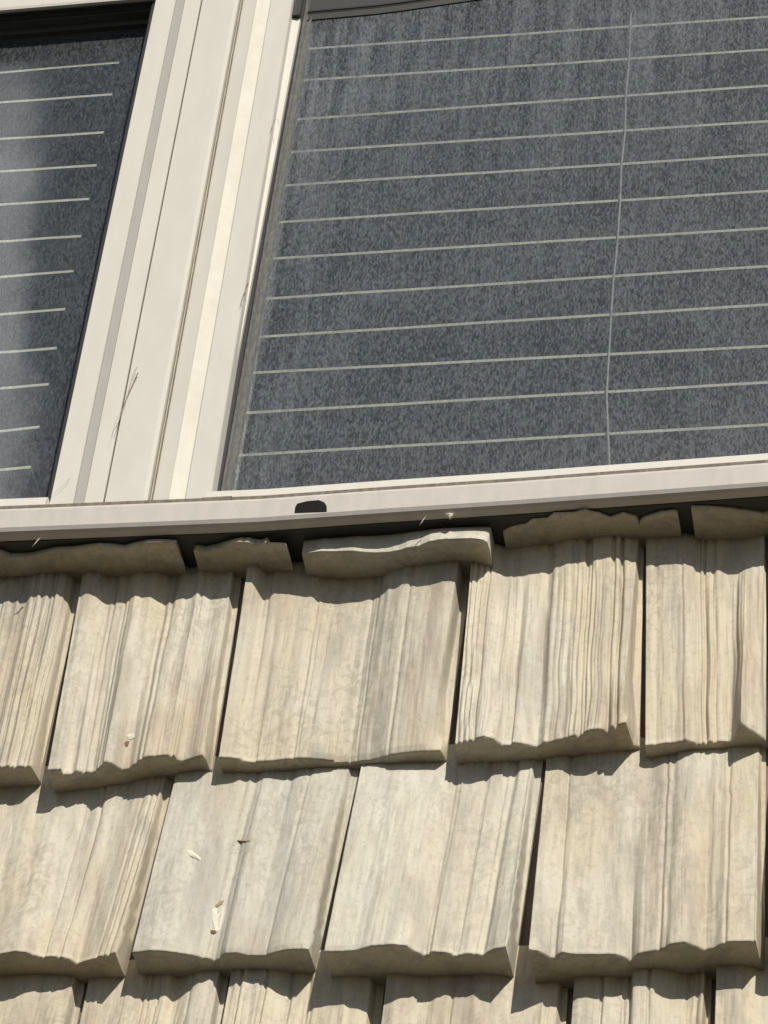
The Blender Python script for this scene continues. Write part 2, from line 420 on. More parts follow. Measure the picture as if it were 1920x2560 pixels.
        d = np.maximum(d, .0002 + .001 * (1 - sidef))
        verts[j, :, 0] = XX; verts[j, :, 1] = -d; verts[j, :, 2] = Z
    vs = verts.reshape(-1, 3); idx = np.arange(nu * nv).reshape(nv, nu)
    f = np.stack([idx[:-1, :-1], idx[:-1, 1:], idx[1:, 1:], idx[1:, :-1]], -1).reshape(-1, 4)
    # body: sides, butt and back, with a slightly rounded butt edge
    back = .012
    n0 = len(vs)
    bot = verts[0].copy(); bot2 = bot.copy(); bot2[:, 1] = np.minimum(bot[:, 1] + .0012, 0); bot2[:, 2] -= .0010
    bb = bot.copy(); bb[:, 1] = back
    bb[:, 2] -= .0010
    lft = verts[:, 0].copy(); lft[:, 1] = back; rgt = verts[:, -1].copy(); rgt[:, 1] = back
    tp = verts[-1].copy(); tp[:, 1] = back
    allv = np.vstack([vs, bot2, bb, lft, rgt, tp])
    i_b2 = n0 + np.arange(nu); i_bb = i_b2 + nu; i_l = n0 + 2 * nu + np.arange(nv); i_r = i_l + nv; i_t = n0 + 2 * nu + 2 * nv + np.arange(nu)
    def strip(a, c): return np.stack([a[:-1], a[1:], c[1:], c[:-1]], -1)
    F_ = [f, strip(i_b2, idx[0]), strip(i_bb, i_b2), strip(idx[:, 0], i_l), strip(i_r, idx[:, -1]), strip(idx[-1], i_t)]
    faces = np.vstack(F_)
    me = bpy.data.meshes.new('wood_shingle')
    me.vertices.add(len(allv)); me.vertices.foreach_set('co', allv.astype(np.float32).ravel())
    me.loops.add(faces.size); me.loops.foreach_set('vertex_index', faces.astype(np.int32).ravel())
    me.polygons.add(len(faces)); me.polygons.foreach_set('loop_start', np.arange(0, faces.size, 4, dtype=np.int32))
    me.polygons.foreach_set('loop_total', np.full(len(faces), 4, np.int32))
    sm = np.zeros(len(faces), bool); sm[:len(f)] = True; me.polygons.foreach_set('use_smooth', sm)
    me.materials.append(M[matk]); me.update(calc_edges=True); me.validate()
    o = bpy.data.objects.new('wood_shingle', me); col.objects.link(o)
    o.location = (0, 0, H0)
    tag(o, label, 'shingle', 'overlapping beige shingles on the wall')
    return o

DS = .064                                    # how far the sill stands out
# sill line measured along its lower front edge
low = [P(px(5, 0, 366), DS - .004), P(px(5, 1659, 302), DS - .004), P(px(6, 830, 243), DS - .004), P(px(7, 0, 190), DS - .004), P(px(7, 1659, 70), DS - .004)]
lx = [p[0] for p in low]; lz = [p[2] for p in low]
def zs_(x):
    if x < lx[0]: return lz[0] + (x - lx[0]) * (lz[1] - lz[0]) / (lx[1] - lx[0])
    if x > lx[-1]: return lz[-1] + (x - lx[-1]) * (lz[-1] - lz[-2]) / (lx[-1] - lx[-2])
    return float(np.interp(x, lx, lz))

# course directly under the sill (faces in the sill's shadow)
Z0T = .012
shake('0a', '5: 0,605 1190,560', '5: -250,520 -100,500 0,470 60,500 140,500 200,495 350,455 500,445 640,428 700,432 800,445 860,425 950,405 1040,402 1140,408 1165,470 1190,530', 14,
      '5: -200,120', '5: 1150,310', '5: 1195,310', Z0T, .5, seed=1,
      label='shaded shingle under the left sill, its right corner catching a lit sliver')
shake('0b', '5: 1255,562 ; 6: 215,555'.replace(' ;', ';'), '5: 1255,455 1330,462 1420,440 1500,402 1560,398 1620,402 1659,416; 6: 20,422 60,402 190,407 205,430 222,510', 8,
      '5: 1275,300', '6: 205,280', '6: 222,280', Z0T, 1.2, seed=2,
      label='narrowest shingle under the sill, jagged sunlit edge, left of the long wavy one')
shake('0c', '6: 300,575 1440,560', '6: 298,475 420,460 620,460 700,468 780,470 860,465 920,455 980,440 1060,430 1120,400 1220,382 1400,375 1470,385 1500,402 1512,440', 13,
      '6: 305,260', '6: 1500,190', '6: 1520,190', Z0T, .3, matk='shake_grey', seed=3,
      label='wide shingle under the sill with a long wavy sunlit lower edge')
shake('0d', '7: 0,400 1080,345'.replace('7: 0,400', '7: -90,414'), '6: 1600,330 ; 7: -20,305 0,300 90,280 130,250 230,242 270,212 400,207 470,192 560,212 640,242 720,217 800,240 825,262 850,250 960,210 1060,205 1076,212 1085,290'.replace(' ;', ';'), 17,
      '6: 1605,170', '7: 1070,110', '7: 1090,110', Z0T, .6, '7:830,260,1.2,5', seed=4,
      label='shaded shingle under the right sill split near its right end')
shake('0e', '7: 1165,335 1640,300', '7: 1160,172 1300,176 1400,185 1500,196 1620,217 1659,207 1750,200 1900,190 2300,165 2320,230', 8,
      '7: 1158,60', '7: 2290,0', '7: 2310,0', Z0T, .5, seed=5,
      label='shaded shingle under the sill at the far right of the wall')

ZAT = -.045
shake('A0', '8: -700,985 -420,950', '8: -1500,960 -1200,930 -900,940 -600,900 -480,890 -440,950', 4, '5: -1150,850', '5: -230,850', '5: -190,850', ZAT, 1, seed=6,
      label='shingle beyond the left edge of the middle row')
shake('A1', '8: 0,920 245,905', '8: -390,850 -300,865 -200,835 -100,845 0,815 30,818 60,811 90,818 130,814 200,817 215,832 240,880 258,906', 9,
      '5: -130,745', '5: 426,800', '5: 488,815', ZAT, 2.4,
      '5:60,1000,1.5,2;5:150,1000,1.2,2;5:205,1000,1,1.4;5:285,1000,1.5,2.2;5:350,1000,1,1.2;5:390,1000,1,1.5;8:100,300,1.2,1.5;8:190,300,1.2,1.8',
      '5: 0,750 30,745 65,725 85,735 100,745 130,720 155,750 185,745 205,715 240,712 270,725 285,740 300,722 325,740 345,730 370,712 395,740 412,730 440,790', ['0a'], seed=7,
      label='leftmost shingle of the upper full row with close parallel ribs')
shake('A2', '8: 325,962 1340,840', '8: 308,838 395,834 405,868 465,866 490,846 545,849 600,852 630,825 660,812 670,785 690,778 720,780 790,825 835,820 870,787 915,760 925,752 1010,747 1130,740 1150,770 1175,780 1250,757 1312,742 1340,772 1352,840 1376,842', 22,
      '5: 512,750', '5: 1474,758', '5: 1530,825', ZAT, 1.0,
      '5:700,850,1.6,2.2;8:600,300,1.3,-.8;5:800,850,1.2,1.5;5:850,1000,1.6,-2.2;8:700,350,2,2;8:780,300,1.2,-1.5;5:1090,800,2,2.2;8:940,500,2.2,2.0;5:1180,800,1.5,1;5:1265,900,1.6,2.0;8:1160,500,1.3,-1.2;8:1420,300,1,1',
      '5: 510,745 540,750 550,722 620,735 680,778 705,785 735,765 805,785 840,765 870,755 885,735 980,732 1025,768 1060,762 1120,705 1165,700 1195,725 1250,725 1290,688 1320,700 1360,755 1480,758', ['0a', '0b'], seed=8,
      label='shingle in the upper full row with a ragged crooked bottom and a small dropping')
shake('A3', '8: 1392,846; 9: 1215,773', '8: 1415,757 1480,757 1550,765 1600,784 1659,790; 9: 0,782 120,776 200,766 250,760 400,768 505,780 515,795 620,790 700,781 800,757 860,737 1000,722 1120,716 1195,713 1215,738 1232,772', 17,
      '5: 1600,655', '6: 1302,715', '6: 1372,728', ZAT, .3,
      '6:330,1000,2,1.0;6:705,950,1.5,1.8;6:830,900,1.5,-1.5;9:920,200,1.6,1.6;9:710,200,1.2,1.2;9:310,200,1.5,1.4;6:40,900,1.5,1.2;9:660,400,1.5,.8',
      '5: 1605,655 1640,670 1659,700; 6: 20,740 50,785 110,735 195,705 203,780 300,757 360,755 430,795 540,835 610,832 670,800 780,765 830,740 870,698 920,690 945,665 1005,665 1030,685 1130,680 1210,655 1290,635', ['0b', '0c'], seed=9,
      label='widest shingle of the upper full row with a thin nearly straight bottom edge')
shake('A4', '9: 1300,792; 10: 792,692', '9: 1288,668 1340,655 1400,645 1440,630 1480,618 1540,638 1600,680 1659,676; 10: 0,660 50,665 140,685 200,660 300,635 420,605 510,573 560,572 620,580 650,552 700,542 740,530 765,610 790,680 826,690', 18,
      '6: 1398,640', '7: 800,575', '7: 848,594', ZAT, 1.6,
      '9:1340,350,1,2;9:1375,350,1,2;9:1410,350,1,2;9:1450,350,1.2,2.6;10:190,250,2.6,3;10:250,250,1.6,-2;10:450,350,1.6,3;10:480,350,1,2;7:480,950,3,3;7:640,950,1.5,2.6;7:700,1000,2,3;10:640,300,1.3,2.6;10:690,300,1.3,2.6;7:230,950,2,2;10:380,400,1.2,1.2',
      '6: 1395,640 1460,565 1530,560 1620,562 1659,575; 7: 60,587 210,590 270,560 340,525 480,503 500,492 660,465 760,463 780,475', ['0c', '0d'], seed=10,
      label='shingle in the upper full row with deep cracks and a slanting thick bottom')
shake('A5', '10: 880,737 1640,662', '10: 862,678 980,665 1060,660 1130,638 1190,655 1250,653 1300,648 1400,655 1425,640 1465,560 1482,528 1540,570 1600,610 1640,640 1660,668', 12,
      '7: 868,515', '7: 1628,500', '7: 1640,545', ZAT, 1.7,
      '10:1125,300,1.3,-2;10:1215,300,1.6,3;10:1250,300,1.0,2;10:1300,300,1.5,2.6;10:1400,400,1.6,-1.6;7:1100,1000,1.6,1.2;10:930,300,2.5,1.0;7:1190,900,1.4,2.6;7:1240,900,1.4,2;7:1310,900,1.2,1.8',
      '7: 868,515 910,508 950,515 1110,515 1120,505 1160,510 1190,530 1240,530 1275,548 1310,528 1355,525 1395,575 1420,575 1470,545 1550,490 1590,490 1620,475', ['0d', '0e'], seed=11,
      label='right-hand shingle of the upper full row with a raised flap at its right side')
shake('A6', '10: 1690,655 2600,560', '10: 1668,600 1800,560 2000,575 2200,540 2500,500 2560,490 2600,560', 5, '7: 1668,480', '7: 2500,420', '7: 2540,420', ZAT, 1, seed=12,
      label='shingle at the far right end of the upper full row')

ZBT = -.328
shake('B1', '11: 0,948 800,930', '11: -500,800 -350,775 -200,800 -100,815 0,787 100,768 170,775 220,795 260,806 380,801 450,820 500,850 600,817 680,792 750,778 768,830 785,880 806,922', 14,
      '8: -330,1080', '8: 1022,1000', '8: 1078,1045', ZBT, .35,
      '11:520,300,1.8,1;11:380,500,1.2,1.6;11:560,100,1.2,1;11:730,500,1.5,1.4;11:780,500,1.2,1.6;11:835,400,1.6,2.2;11:890,200,1.2,1.4;8:600,1150,1.3,.9',
      '8: 0,1070 105,1075 150,1045 225,975 215,1130 265,1132 360,1080 420,1085 530,1062 560,1080 575,1110 605,1105 680,1050 745,1022 800,1050 870,1030 960,1005 1018,992', ['A1', 'A2'], seed=13,
      label='leftmost shingle of the lower full row with a smooth mottled face')
shake('B2', '11: 850,912; 12: 380,895', '11: 858,778 970,765 1070,770 1200,788 1300,806 1390,825 1420,815 1460,784 1530,780 1600,795 1659,800; 12: 50,800 130,775 220,758 345,757 358,820 372,880 388,890', 14,
      '8: 1112,945', '9: 572,860', '9: 640,925', ZBT, .25,
      '11:1500,300,3,2.2;11:1560,150,1.6,1;12:200,200,1.6,1.1;12:90,200,2,.8;12:470,200,1.6,-1.0;11:1380,550,3,1.5',
      '8: 1110,940 1260,920 1330,865 1370,860 1365,935 1440,940 1500,930 1560,908 1610,915 1659,912; 9: 50,898 110,902 180,915 210,915 300,880 400,865 500,842 570,838', ['A2', 'A3'], 'shake_grey', seed=14,
      label='pale shingle in the lower full row with a white chip and a small gash')
shake('B3', '12: 400,960 1650,938', '12: 442,772 570,770 670,758 750,735 880,725 980,735 1030,770 1080,790 1120,785 1135,770 1220,776 1310,795 1360,785 1480,786 1510,765 1540,750 1620,740 1636,800 1655,885 1668,925', 16,
      '9: 668,822', '10: 112,870', '10: 176,968', ZBT, .25,
      '12:1190,300,1.6,2.0;12:1230,100,1.2,.8;12:1370,400,1.5,2.0;12:1400,300,1.2,1.2;12:1550,400,3,2.6;12:1600,300,1.2,-1;12:750,300,4,1.2;9:1280,1100,1.4,1.2;12:1490,500,1.6,1.2',
      '9: 665,820 760,825 860,840 1080,840 1170,838 1215,795 1215,910 1260,930 1400,930 1480,905 1530,880 1659,875; 10: 10,875 60,835 108,838', ['A3', 'A4'], 'shake_grey', seed=15,
      label='smooth shingle in the middle of the lower full row, left of the widest gap')
shake('B4', '13: 112,985 1620,888', '13: 108,758 170,770 250,808 275,785 320,760 420,778 560,788 670,790 720,805 770,830 790,795 820,775 950,755 1010,720 1120,712 1190,738 1250,765 1310,740 1390,708 1490,705 1580,703 1597,780 1615,850 1635,880', 20,
      '10: 208,855', '10: 1590,770', '10: 1642,830', ZBT, .3,
      '13:300,400,2.2,-4.5;13:330,200,1.6,2;13:800,300,1.8,-2.4;13:1030,300,3,2.2;13:980,400,1.5,1.6;13:1400,200,1.6,2.0;13:1330,400,4,1.6;13:1580,300,1.2,1.2',
      '10: 205,855 370,845 440,858 550,848 590,865 650,870 740,770 790,728 815,735 835,815 905,822 970,795 1100,772 1170,745 1290,748 1340,725 1385,730 1400,805 1580,730', ['A4', 'A5'], seed=16,
      label='right-hand shingle of the lower full row with a long vertical crack near its left')
shake('B5', '13: 1720,885 2800,800', '13: 1672,700 1900,690 2100,720 2400,650 2700,610 2750,800', 4, '10: 1700,790', '10: 2680,700', '10: 2720,700', ZBT, 1, seed=17,
      label='shingle at the far right end of the lower full row')

ZCT = -.575
def crow(key, l, r, seed, topl, topr, topout, shadow, caster, rib, label, grooves='', matk='shake'):
    """lowest row: only its tops are in the photo; its butts lie 0.25 m further down"""
    Tl, To = P(pts(topl)[0], .014), P(pts(topout)[0], .006)
    z = -.862
    # put the butt edge where the vertical side lines reach it
    rng = np.random.default_rng(seed)
    def toimg(p):
        c = RW @ (p - CAM); return (960 + FOC * c[0] / c[2], 1280 + FOC * c[1] / c[2])
    n = 12; xs = np.linspace(Tl[0] + l, To[0] + r - .006, n); ds = .040 + .007 * np.convolve(rng.uniform(-1, 1, n + 2), np.ones(3) / 2, 'valid')
    fq = [toimg(np.array([x, -d, z])) for x, d in zip(xs, ds)] + [toimg(np.array([To[0] + r, -.010, z]))]
    bq = [toimg(np.array([xs[0], -D0, z])), toimg(np.array([To[0] + r, -D0, z]))]
    o = TIL[8]
    enc = lambda qs: '8: ' + ' '.join('%f,%f' % ((a - o[0]) / o[2], (b_ - o[1]) / o[2]) for a, b_ in qs)
    shake(key, enc(bq), enc(fq), n - 1, topl, topr, topout, ZCT, rib, grooves, shadow, caster, matk, seed, label)
crow('C1', 0, -.002, 21, '11: -400,1100', '11: 448,1060', '11: 505,1160', '11: 0,1100 60,1090 150,1050 230,1040 400,1025 445,1010', ['B1'], .8,
     'shingle at the bottom left corner, only its smooth top showing')
crow('C2', -.002, -.002, 22, '11: 527,1102', '11: 1385,1072', '11: 1450,1085', '11: 525,1100 610,1102 645,1112 790,960 778,1055 850,1058 875,1085 900,1075 925,1095 940,1075 975,1090 1075,1055 1110,1105 1150,1090 1200,1050 1280,985 1360,970', ['B1', 'B2'], 1.6,
     'bottom row shingle below the pale chipped one, with ribs in its middle', '11:880,1180,1.3,2;11:915,1180,1.2,2;11:970,1180,1.2,1.6;11:1180,1180,1.5,1.2')
crow('C3', -.001, -.002, 23, '11: 1475,1030', '12: 712,1200', '12: 800,1216', '11: 1480,1000 1500,1005 1530,975 1560,965 1600,970 1620,985 1659,970; 12: 0,985 35,1000 55,985 90,1010 165,1060 260,1070 370,940 340,1150 380,1140 520,1125 560,1118 620,1145 640,1138 700,1170', ['B2', 'B3'], 1.5,
     'bottom row shingle below the gap, left end strongly ribbed', '12:20,1150,1.5,3;12:180,1150,1.5,2.5;12:330,1180,1.3,2.5;11:1510,1150,2,4')
crow('C4', -.001, -.002, 24, '12: 832,1122', '13: 282,1200', '13: 345,1240', '12: 830,1120 900,1090 960,1075 1000,1072 1045,1110 1130,1105 1160,1080 1240,1062 1380,1080 1420,1070 1460,1100 1520,1108 1600,1010 1655,955', ['B3'], .7,
     'bottom row shingle under the widest gap, partly crossed by its shade', '12:1250,1200,1.5,1.6')
crow('C5', -.001, -.002, 25, '13: 395,1095', '13: 1235,1150', '13: 1285,1195', '13: 390,1110 430,1080 480,1075 560,1085 575,1060 700,1065 740,1105; 13: 770,1010 890,1010 960,1065 1020,1085 1160,1078 1215,1045', ['B4'], 1.2,
     'bottom row shingle with two deep upright grooves, below the cracked one', '13:562,1180,1.6,4;13:752,1180,2,7;13:880,1180,1.4,3;13:1190,1180,2,3;13:1120,1180,1.4,1.6')
crow('C6', -.001, -.002, 26, '13: 1325,1030', '13: 2150,950', '13: 2190,960', '13: 1320,1025 1450,1015 1500,1010 1560,935 1590,920 1620,905', ['B4'], .9,
     'shingle at the bottom right corner, only its top showing')

# wall behind the shingles, seen as the dark floor of the gaps
def box(name, x0, x1, d0, d1, z0, z1, mat, parent=None, bev=0):
    v = [(x, -d, z) for z in (z0, z1) for d in (d0, d1) for x in (x0, x1)]
    f = [(0, 1, 5, 4), (1, 3, 7, 5), (3, 2, 6, 7), (2, 0, 4, 6), (0, 2, 3, 1), (4, 5, 7, 6)]
    # d0 back (smaller), d1 front
    o = link_mesh(name, v, f, mat, parent)
    if bev:
        bm_ = o.modifiers.new('bevel', 'BEVEL'); bm_.width = bev; bm_.segments = 2; bm_.limit_method = 'ANGLE'
    return o
def boxes(name, bs, mat):
    V = []; F = []
    for x0, x1, d0, d1, z0, z1 in bs:
        n = len(V); V += [(x, -d, z) for z in (z0, z1) for d in (d0, d1) for x in (x0, x1)]
        F += [tuple(n + k for k in f) for f in [(0, 1, 5, 4), (1, 3, 7, 5), (3, 2, 6, 7), (2, 0, 4, 6), (0, 2, 3, 1), (4, 5, 7, 6)]]
    return link_mesh(name, V, F, mat)
wall = boxes('house_wall', [(-2.2, 2.2, -.15, -.002, -4.2, .012), (-2.2, -.97, -.15, -.002, .013, 3.0), (.97, 2.2, -.15, -.002, .013, 3.0), (-.969, .969, -.15, -.002, 1.352, 3.0)], M['wallback'])
tag(wall, 'dark backing wall seen in the narrow gaps between the shingles', 'wall')

# ------------------------------------------------------------------ window
win = empty('window', (0, 0, 0))
tag(win, 'cream framed twin window above the shingles with screens over both panes', 'window')

def extrude_x(name, prof, xs, zoff, mat, parent, mats=None, facemat=None, smooth=False):
    """profile [(d,z)...] closed, swept along X; zoff(x) follows the slightly bowed frame"""
    n = len(prof); V = []; F = []; mi = []
    for x in xs:
        for d, z in prof: V.append((x, -d, z + zoff(x)))
    for i in range(len(xs) - 1):
        for k in range(n):
            k2 = (k + 1) % n
            F.append((i * n + k, i * n + k2, (i + 1) * n + k2, (i + 1) * n + k)); mi.append((facemat or {}).get(k, 0))
    F.append(tuple(range(n))[::-1]); mi.append(0); F.append(tuple((len(xs) - 1) * n + k for k in range(n))); mi.append(0)
    return link_mesh(name, V, F, mat, parent, mats=mats, midx=mi)

def extrude_z(name, prof, z0, z1, mat, parent, lean=0.0, z0s=None):
    """profile [(x,d)...] closed, swept upward"""
    n = len(prof); V = []; F = []
    for z in (z0, z1):
        for i, (x, d) in enumerate(prof): V.append((x + lean * (z - z0), -d, z))
    for k in range(n):
        k2 = (k + 1) % n; F.append((k, k2, n + k2, n + k))
    F.append(tuple(range(n))[::-1]); F.append(tuple(range(n, 2 * n)))
    return link_mesh(name, V, F, mat, parent)

XS = np.linspace(-.95, .95, 60)
# height of things above the sill's lower edge, read at one place
def zrel(q, d):
    p = P(q, d); return p[2] - zs_(p[0])
print('0 course butt z', FRONTS['0a'][5], FRONTS['0c'][5], 'sill', zs_(FRONTS['0c'][5][0])); print('rel lip', zrel(px(6, 0, 240), DS), 'top edge', zrel(px(6, 0, 135), DS), 'rail bottom', zrel(px(6, 0, 100), .045), 'rail top', zrel(px(6, 0, 42), .045))
lip = zrel(px(6, 600, 215), DS); tope = zrel(px(6, 600, 82), DS - .003)
rb = zrel(px(6, 600, 66), .050); rt = zrel(px(6, 600, 5), .046)
print('lip', lip, tope, rb, rt)
sill = extrude_x('sill', [(-.10, .003), (DS - .018, .002), (DS - .010, 0), (DS - .004, .0015), (DS - .001, lip - .002), (DS, lip), (DS + .001, lip + .002), (DS + .0005, tope - .006), (DS - .001, tope - .002), (DS - .003, tope),
                          (DS - .010, tope + .0005), (DS - .0105, tope - .008), (-.10, tope - .008)], XS, zs_, M['vinyl_sill'], win)
seamf = extrude_x('seam', [(-.02, tope - .006), (DS - .0125, tope - .006), (DS - .0125, rb - .0005), (-.02, rb - .0005)], XS, zs_, M['seam'], win)

extrude_x('sill_shade_strip', [(-.02, -.0010), (DS - .0125, -.0010), (DS - .0115, -.0006), (DS - .0115, .0012), (-.02, .0012)], XS, zs_, M['shade_track'], win)  # dark strip added to paint the shade below the sill lip
for q0, q1 in (((5, 115, 210), (5, 310, 203)), ((5, 1305, 147), (5, 1500, 141))):
    a_, b_ = P(px(*q0), DS - .003), P(px(*q1), DS - .003); n_ = 0
    box('weep_slot', a_[0], b_[0], DS - .012, DS - .0012, a_[2], a_[2] + .0055, M['seam'], sill)
# weep opening: a dark recessed slot with a raised hood on the sill face
def weep(q4, hoodz):
    c0 = P(px(6, *q4[0]), DS); c1 = P(px(6, *q4[1]), DS)
    w = c1[0] - c0[0]; zb_ = c0[2]; h = hoodz
    prof = [(0, 0), (w, 0), (w * .97, h * .5), (w * .88, h * .8), (w * .7, h), (w * .35, h * .95), (w * .05, h * .78), (0, h * .5)]
    n = len(prof); V = [(c0[0] + a, -(DS + .0012), zb_ + b_ + (c1[2] - c0[2]) * a / w) for a, b_ in prof] + [(c0[0] + a, -(DS - .004), zb_ + b_) for a, b_ in prof]
    F = [tuple(range(n))] + [(k, k + n, (k + 1) % n + n, (k + 1) % n) for k in range(n)]
    return link_mesh('weep_hole', V, F, M['hole'], sill)
weep(((250, 220), (460, 212)), .0175)

# ---- uprights: X of each line at a given photo height, at its own depth
def xat(t, x, y, d): return P(px(t, x, y), d)[0]
Y1 = 1037
ZT = 1.35
zj = zs_(-.25)
# left sash
xg = xat(1, 455, Y1, .036); xa = xat(1, 549, Y1, .036); xb_ = xat(1, 590, Y1, .036); xc = xat(1, 668, Y1, .036); xd = xat(1, 835, Y1, .042); xe = xat(1, 853, Y1, .036)
xf = xat(1, 925, Y1, .034); xg2 = xat(1, 985, Y1, .036); xh = xat(1, 1088, Y1, .034); xi = xat(1, 1116, Y1, .024)
print('uprights', xg, xa, xb_, xc, xd, xe, xf, xg2, xh, xi)
zL = zs_(xg) + rb + .001; zR = zs_(xh) + rb + .001
lsash = extrude_z('sash', [(xg, -.05), (xg, .036), (xa - .0006, .0362), (xa, .0315), (xb_, .0347), (xb_ + .0004, .0362), (xc - .0006, .0360), (xc - .0006, -.05)][::-1], zL, ZT, M['vinyl'], win); lsash['label'] = 'left sash with a groove down its stile, its shade painted grey'
extrude_z('groove_shade_strip', [(xa + .0004, .030), (xa + .0004, .0345), (xb_ - .0002, .0359), (xb_ - .0002, .030)][::-1], zL + .002, ZT, M['groove'], lsash)  # grey fill painting the shade of the groove
# brown seams either side of the centre mullion
extrude_z('seam', [(xc - .0005, -.04), (xc - .0005, .0325), (xc + .0025, .0325), (xc + .0025, -.04)][::-1], zL - .01, ZT, M['seam'], win)
extrude_z('seam', [(xd + .0006, -.04), (xd + .0006, .0325), (xd + .0036, .0325), (xd + .0036, -.04)][::-1], zL - .01, ZT, M['seam'], win)
extrude_z('mullion', [(xc + .0016, -.05), (xc + .0016, .036), (xc + .003, .0405), (xd - .003, .042), (xd + .0004, .0385), (xd + .0006, -.05)][::-1], zs_(xc) + tope - .007, ZT, M['vinyl'], win)
rsash = extrude_z('sash', [(xd + .0020, -.05), (xd + .0020, .0335), (xe, .0320), (xe + .0005, .0300), (xf - .0002, .0330), (xf, .0280), (xf + .0004, .0280), (xg2, .0200), (xg2 + .0008, .0320), (xh, .0328), (xh + .0008, .031), (xh + .001, -.05)][::-1], zR, ZT, M['vinyl'], win); rsash['label'] = 'right sash with a rippled bead down its stile, painted brighter like sunlight'
extrude_z('bead_strip', [(xf + .0003, .0240), (xf + .0003, .0338), (xg2 + .0004, .0282), (xg2 + .0004, .018)][::-1], zR + .001, ZT, M['vinyl_bead'], rsash)
# screen frame of the right sash: a narrow stile that runs slightly out of true
xi_t = xat(1, 1296, 100, .018); xi_b = xat(3, 932, 950, .018); z_t = P(px(1, 1290, 88), .018)[2]; z_b = P(px(3, 925, 985), .018)[2]
sf = link_mesh('screen_frame', [(xh - .001, -.022, z_b), (xi_b, -.020, z_b), (xi_b, .03, z_b), (xh - .001, .03, z_b), (xh - .001, -.022, z_t), (xi_t, -.020, z_t), (xi_t, .03, z_t), (xh - .001, .03, z_t)],
               [(0, 1, 5, 4), (1, 2, 6, 5), (4, 5, 6, 7), (0, 3, 2, 1)], M['vinyl'], rsash)

# rails under the panes (cream, top edge lit)
railp = lambda top: [(-.04, rb), (.048, rb), (.0485, rb + .003), (.047, top - .0045), (.044, top - .004), (.0435, top - .001), (.020, top + .0005), (-.04, top)]
XL = [x for x in XS if x < xg - .004] + [xg - .0003]
XR = [xh + .0012] + [x for x in XS if x > xh + .01]
rtL = zrel(px(5, 0, 118), .044)
extrude_x('bottom_rail', railp(rtL), XL, zs_, M['vinyl'], lsash)
extrude_x('bottom_rail', railp(rt), XR, zs_, M['vinyl'], rsash)
# black gasket along the bottoms and the left pane's right side
extrude_x('gasket', [(-.004, rtL + .001), (.0165, rtL + .001), (.0165, rtL + .006), (-.004, rtL + .006)], XL, zs_, M['gasket'], lsash)
extrude_x('gasket', [(-.004, rt + .001), (.0165, rt + .001), (.0165, rt + .0055), (-.004, rt + .0055)], XR, zs_, M['gasket'], rsash)
extrude_z('gasket', [(xg - .0045, -.004), (xg - .0045, .034), (xg - .0003, .034), (xg - .0003, -.004)][::-1], zs_(xg) + rtL, ZT, M['gasket'], lsash)
extrude_z('gasket', [(xi_b - .004, .0), (xi_b - .004, .0145), (xi_b + .0055, .0145), (xi_b + .0055, .0)][::-1], zs_(xi_b) + rt, ZT, M['gasket'], rsash, lean=(xi_t - xi_b) / (z_t - z_b) * .6)
xw = xi_b + .0058
extrude_z('glazing_bead', [(xw, .0), (xw, .012), (xw + .003, .013), (xw + .0035, .006), (xw + .009, .008), (xw + .0095, .0)][::-1], zs_(xi_b) + rt + .003, ZT, M['bead'], rsash, lean=(xi_t - xi_b) / (z_t - z_b) * .6)

# glass panes and screens
def sheet(name, x0, x1, z0, z1, d, mat, parent, th=.003):
    return box(name, x0, x1, d - th, d, z0, z1, mat, parent)
zg = -.02
sheet('pane', -.95, xg - .002, zs_(-.4) + rtL - .02, ZT, .001, M['glass'], lsash)
sheet('pane', xi_b, .95, zs_(.2) + rt - .03, ZT, .001, M['glass'], rsash)
def plane_y(name, x0, x1, z0, z1, d, mat, parent):
    return link_mesh(name, [(x0, -d, z0), (x1, -d, z0), (x1, -d, z1), (x0, -d, z1)], [(0, 1, 2, 3)], mat, parent)
scr_l = plane_y('insect_screen', -.95, xg - .0046, zs_(-.4) + rtL - .02, ZT, .006, M['screen_thin'], lsash)
scr_r = plane_y('insect_screen', xi_b + .001, .95, zs_(.2) + rt - .03, ZT, .006, M['screen'], rsash)

# top rails: left window's white upper rail, dark strips below it carry the rail's shade in their colour
pA = P(px(1, 0, 45), .040); pB = P(px(1, 530, 0), .040); sl = (pB[2] - pA[2]) / (pB[0] - pA[0])
ztl = lambda x: pA[2] + sl * (x - pA[0])
extrude_x('top_rail', [(-.04, .002), (.038, .002), (.040, 0), (.041, .004), (.041, .12), (-.04, .12)], XL, ztl, M['vinyl'], lsash)
tA = P(px(1, 0, 155), .012)[2] - ztl(P(px(1, 0, 155), .012)[0])
extrude_x('shade_track', [(-.02, tA), (.0125, tA), (.015, tA * .55), (.026, tA * .5), (.028, tA * .12), (.034, .001), (-.02, .001)], XL, ztl, M['shade_track'], lsash)
extrude_x('shade_track', [(.030, tA * .33), (.0315, tA * .33), (.0315, tA * .22), (.030, tA * .22)], XL, ztl, M['gasket'], lsash)
qa = P(px(2, 0, 66), .012); qb = P(px(2, 430, 0), .012)
slr = (qb[2] - qa[2]) / (qb[0] - qa[0])
z0r = P(px(1, 1300, 76), .012)
def ztr(x): return z0r[2] + (x - z0r[0]) * .02 if x < qa[0] else z0r[2] + (qa[0] - z0r[0]) * .02 + (x - qa[0]) * slr * .9
XR2 = [xh + .0012] + [x for x in XS if x > xh + .01]
extrude_x('shade_track', [(-.004, 0), (.0075, 0), (.0080, .010), (.0090, .012), (.0090, .10), (-.004, .10)], XR2, ztr, M['shade_track'], rsash)  # header shade over the right pane, put into a dark strip
extrude_x('shade_track', [(.0085, .013), (.0100, .013), (.0100, .016), (.0085, .016)], XR2, ztr, M['gasket'], rsash)
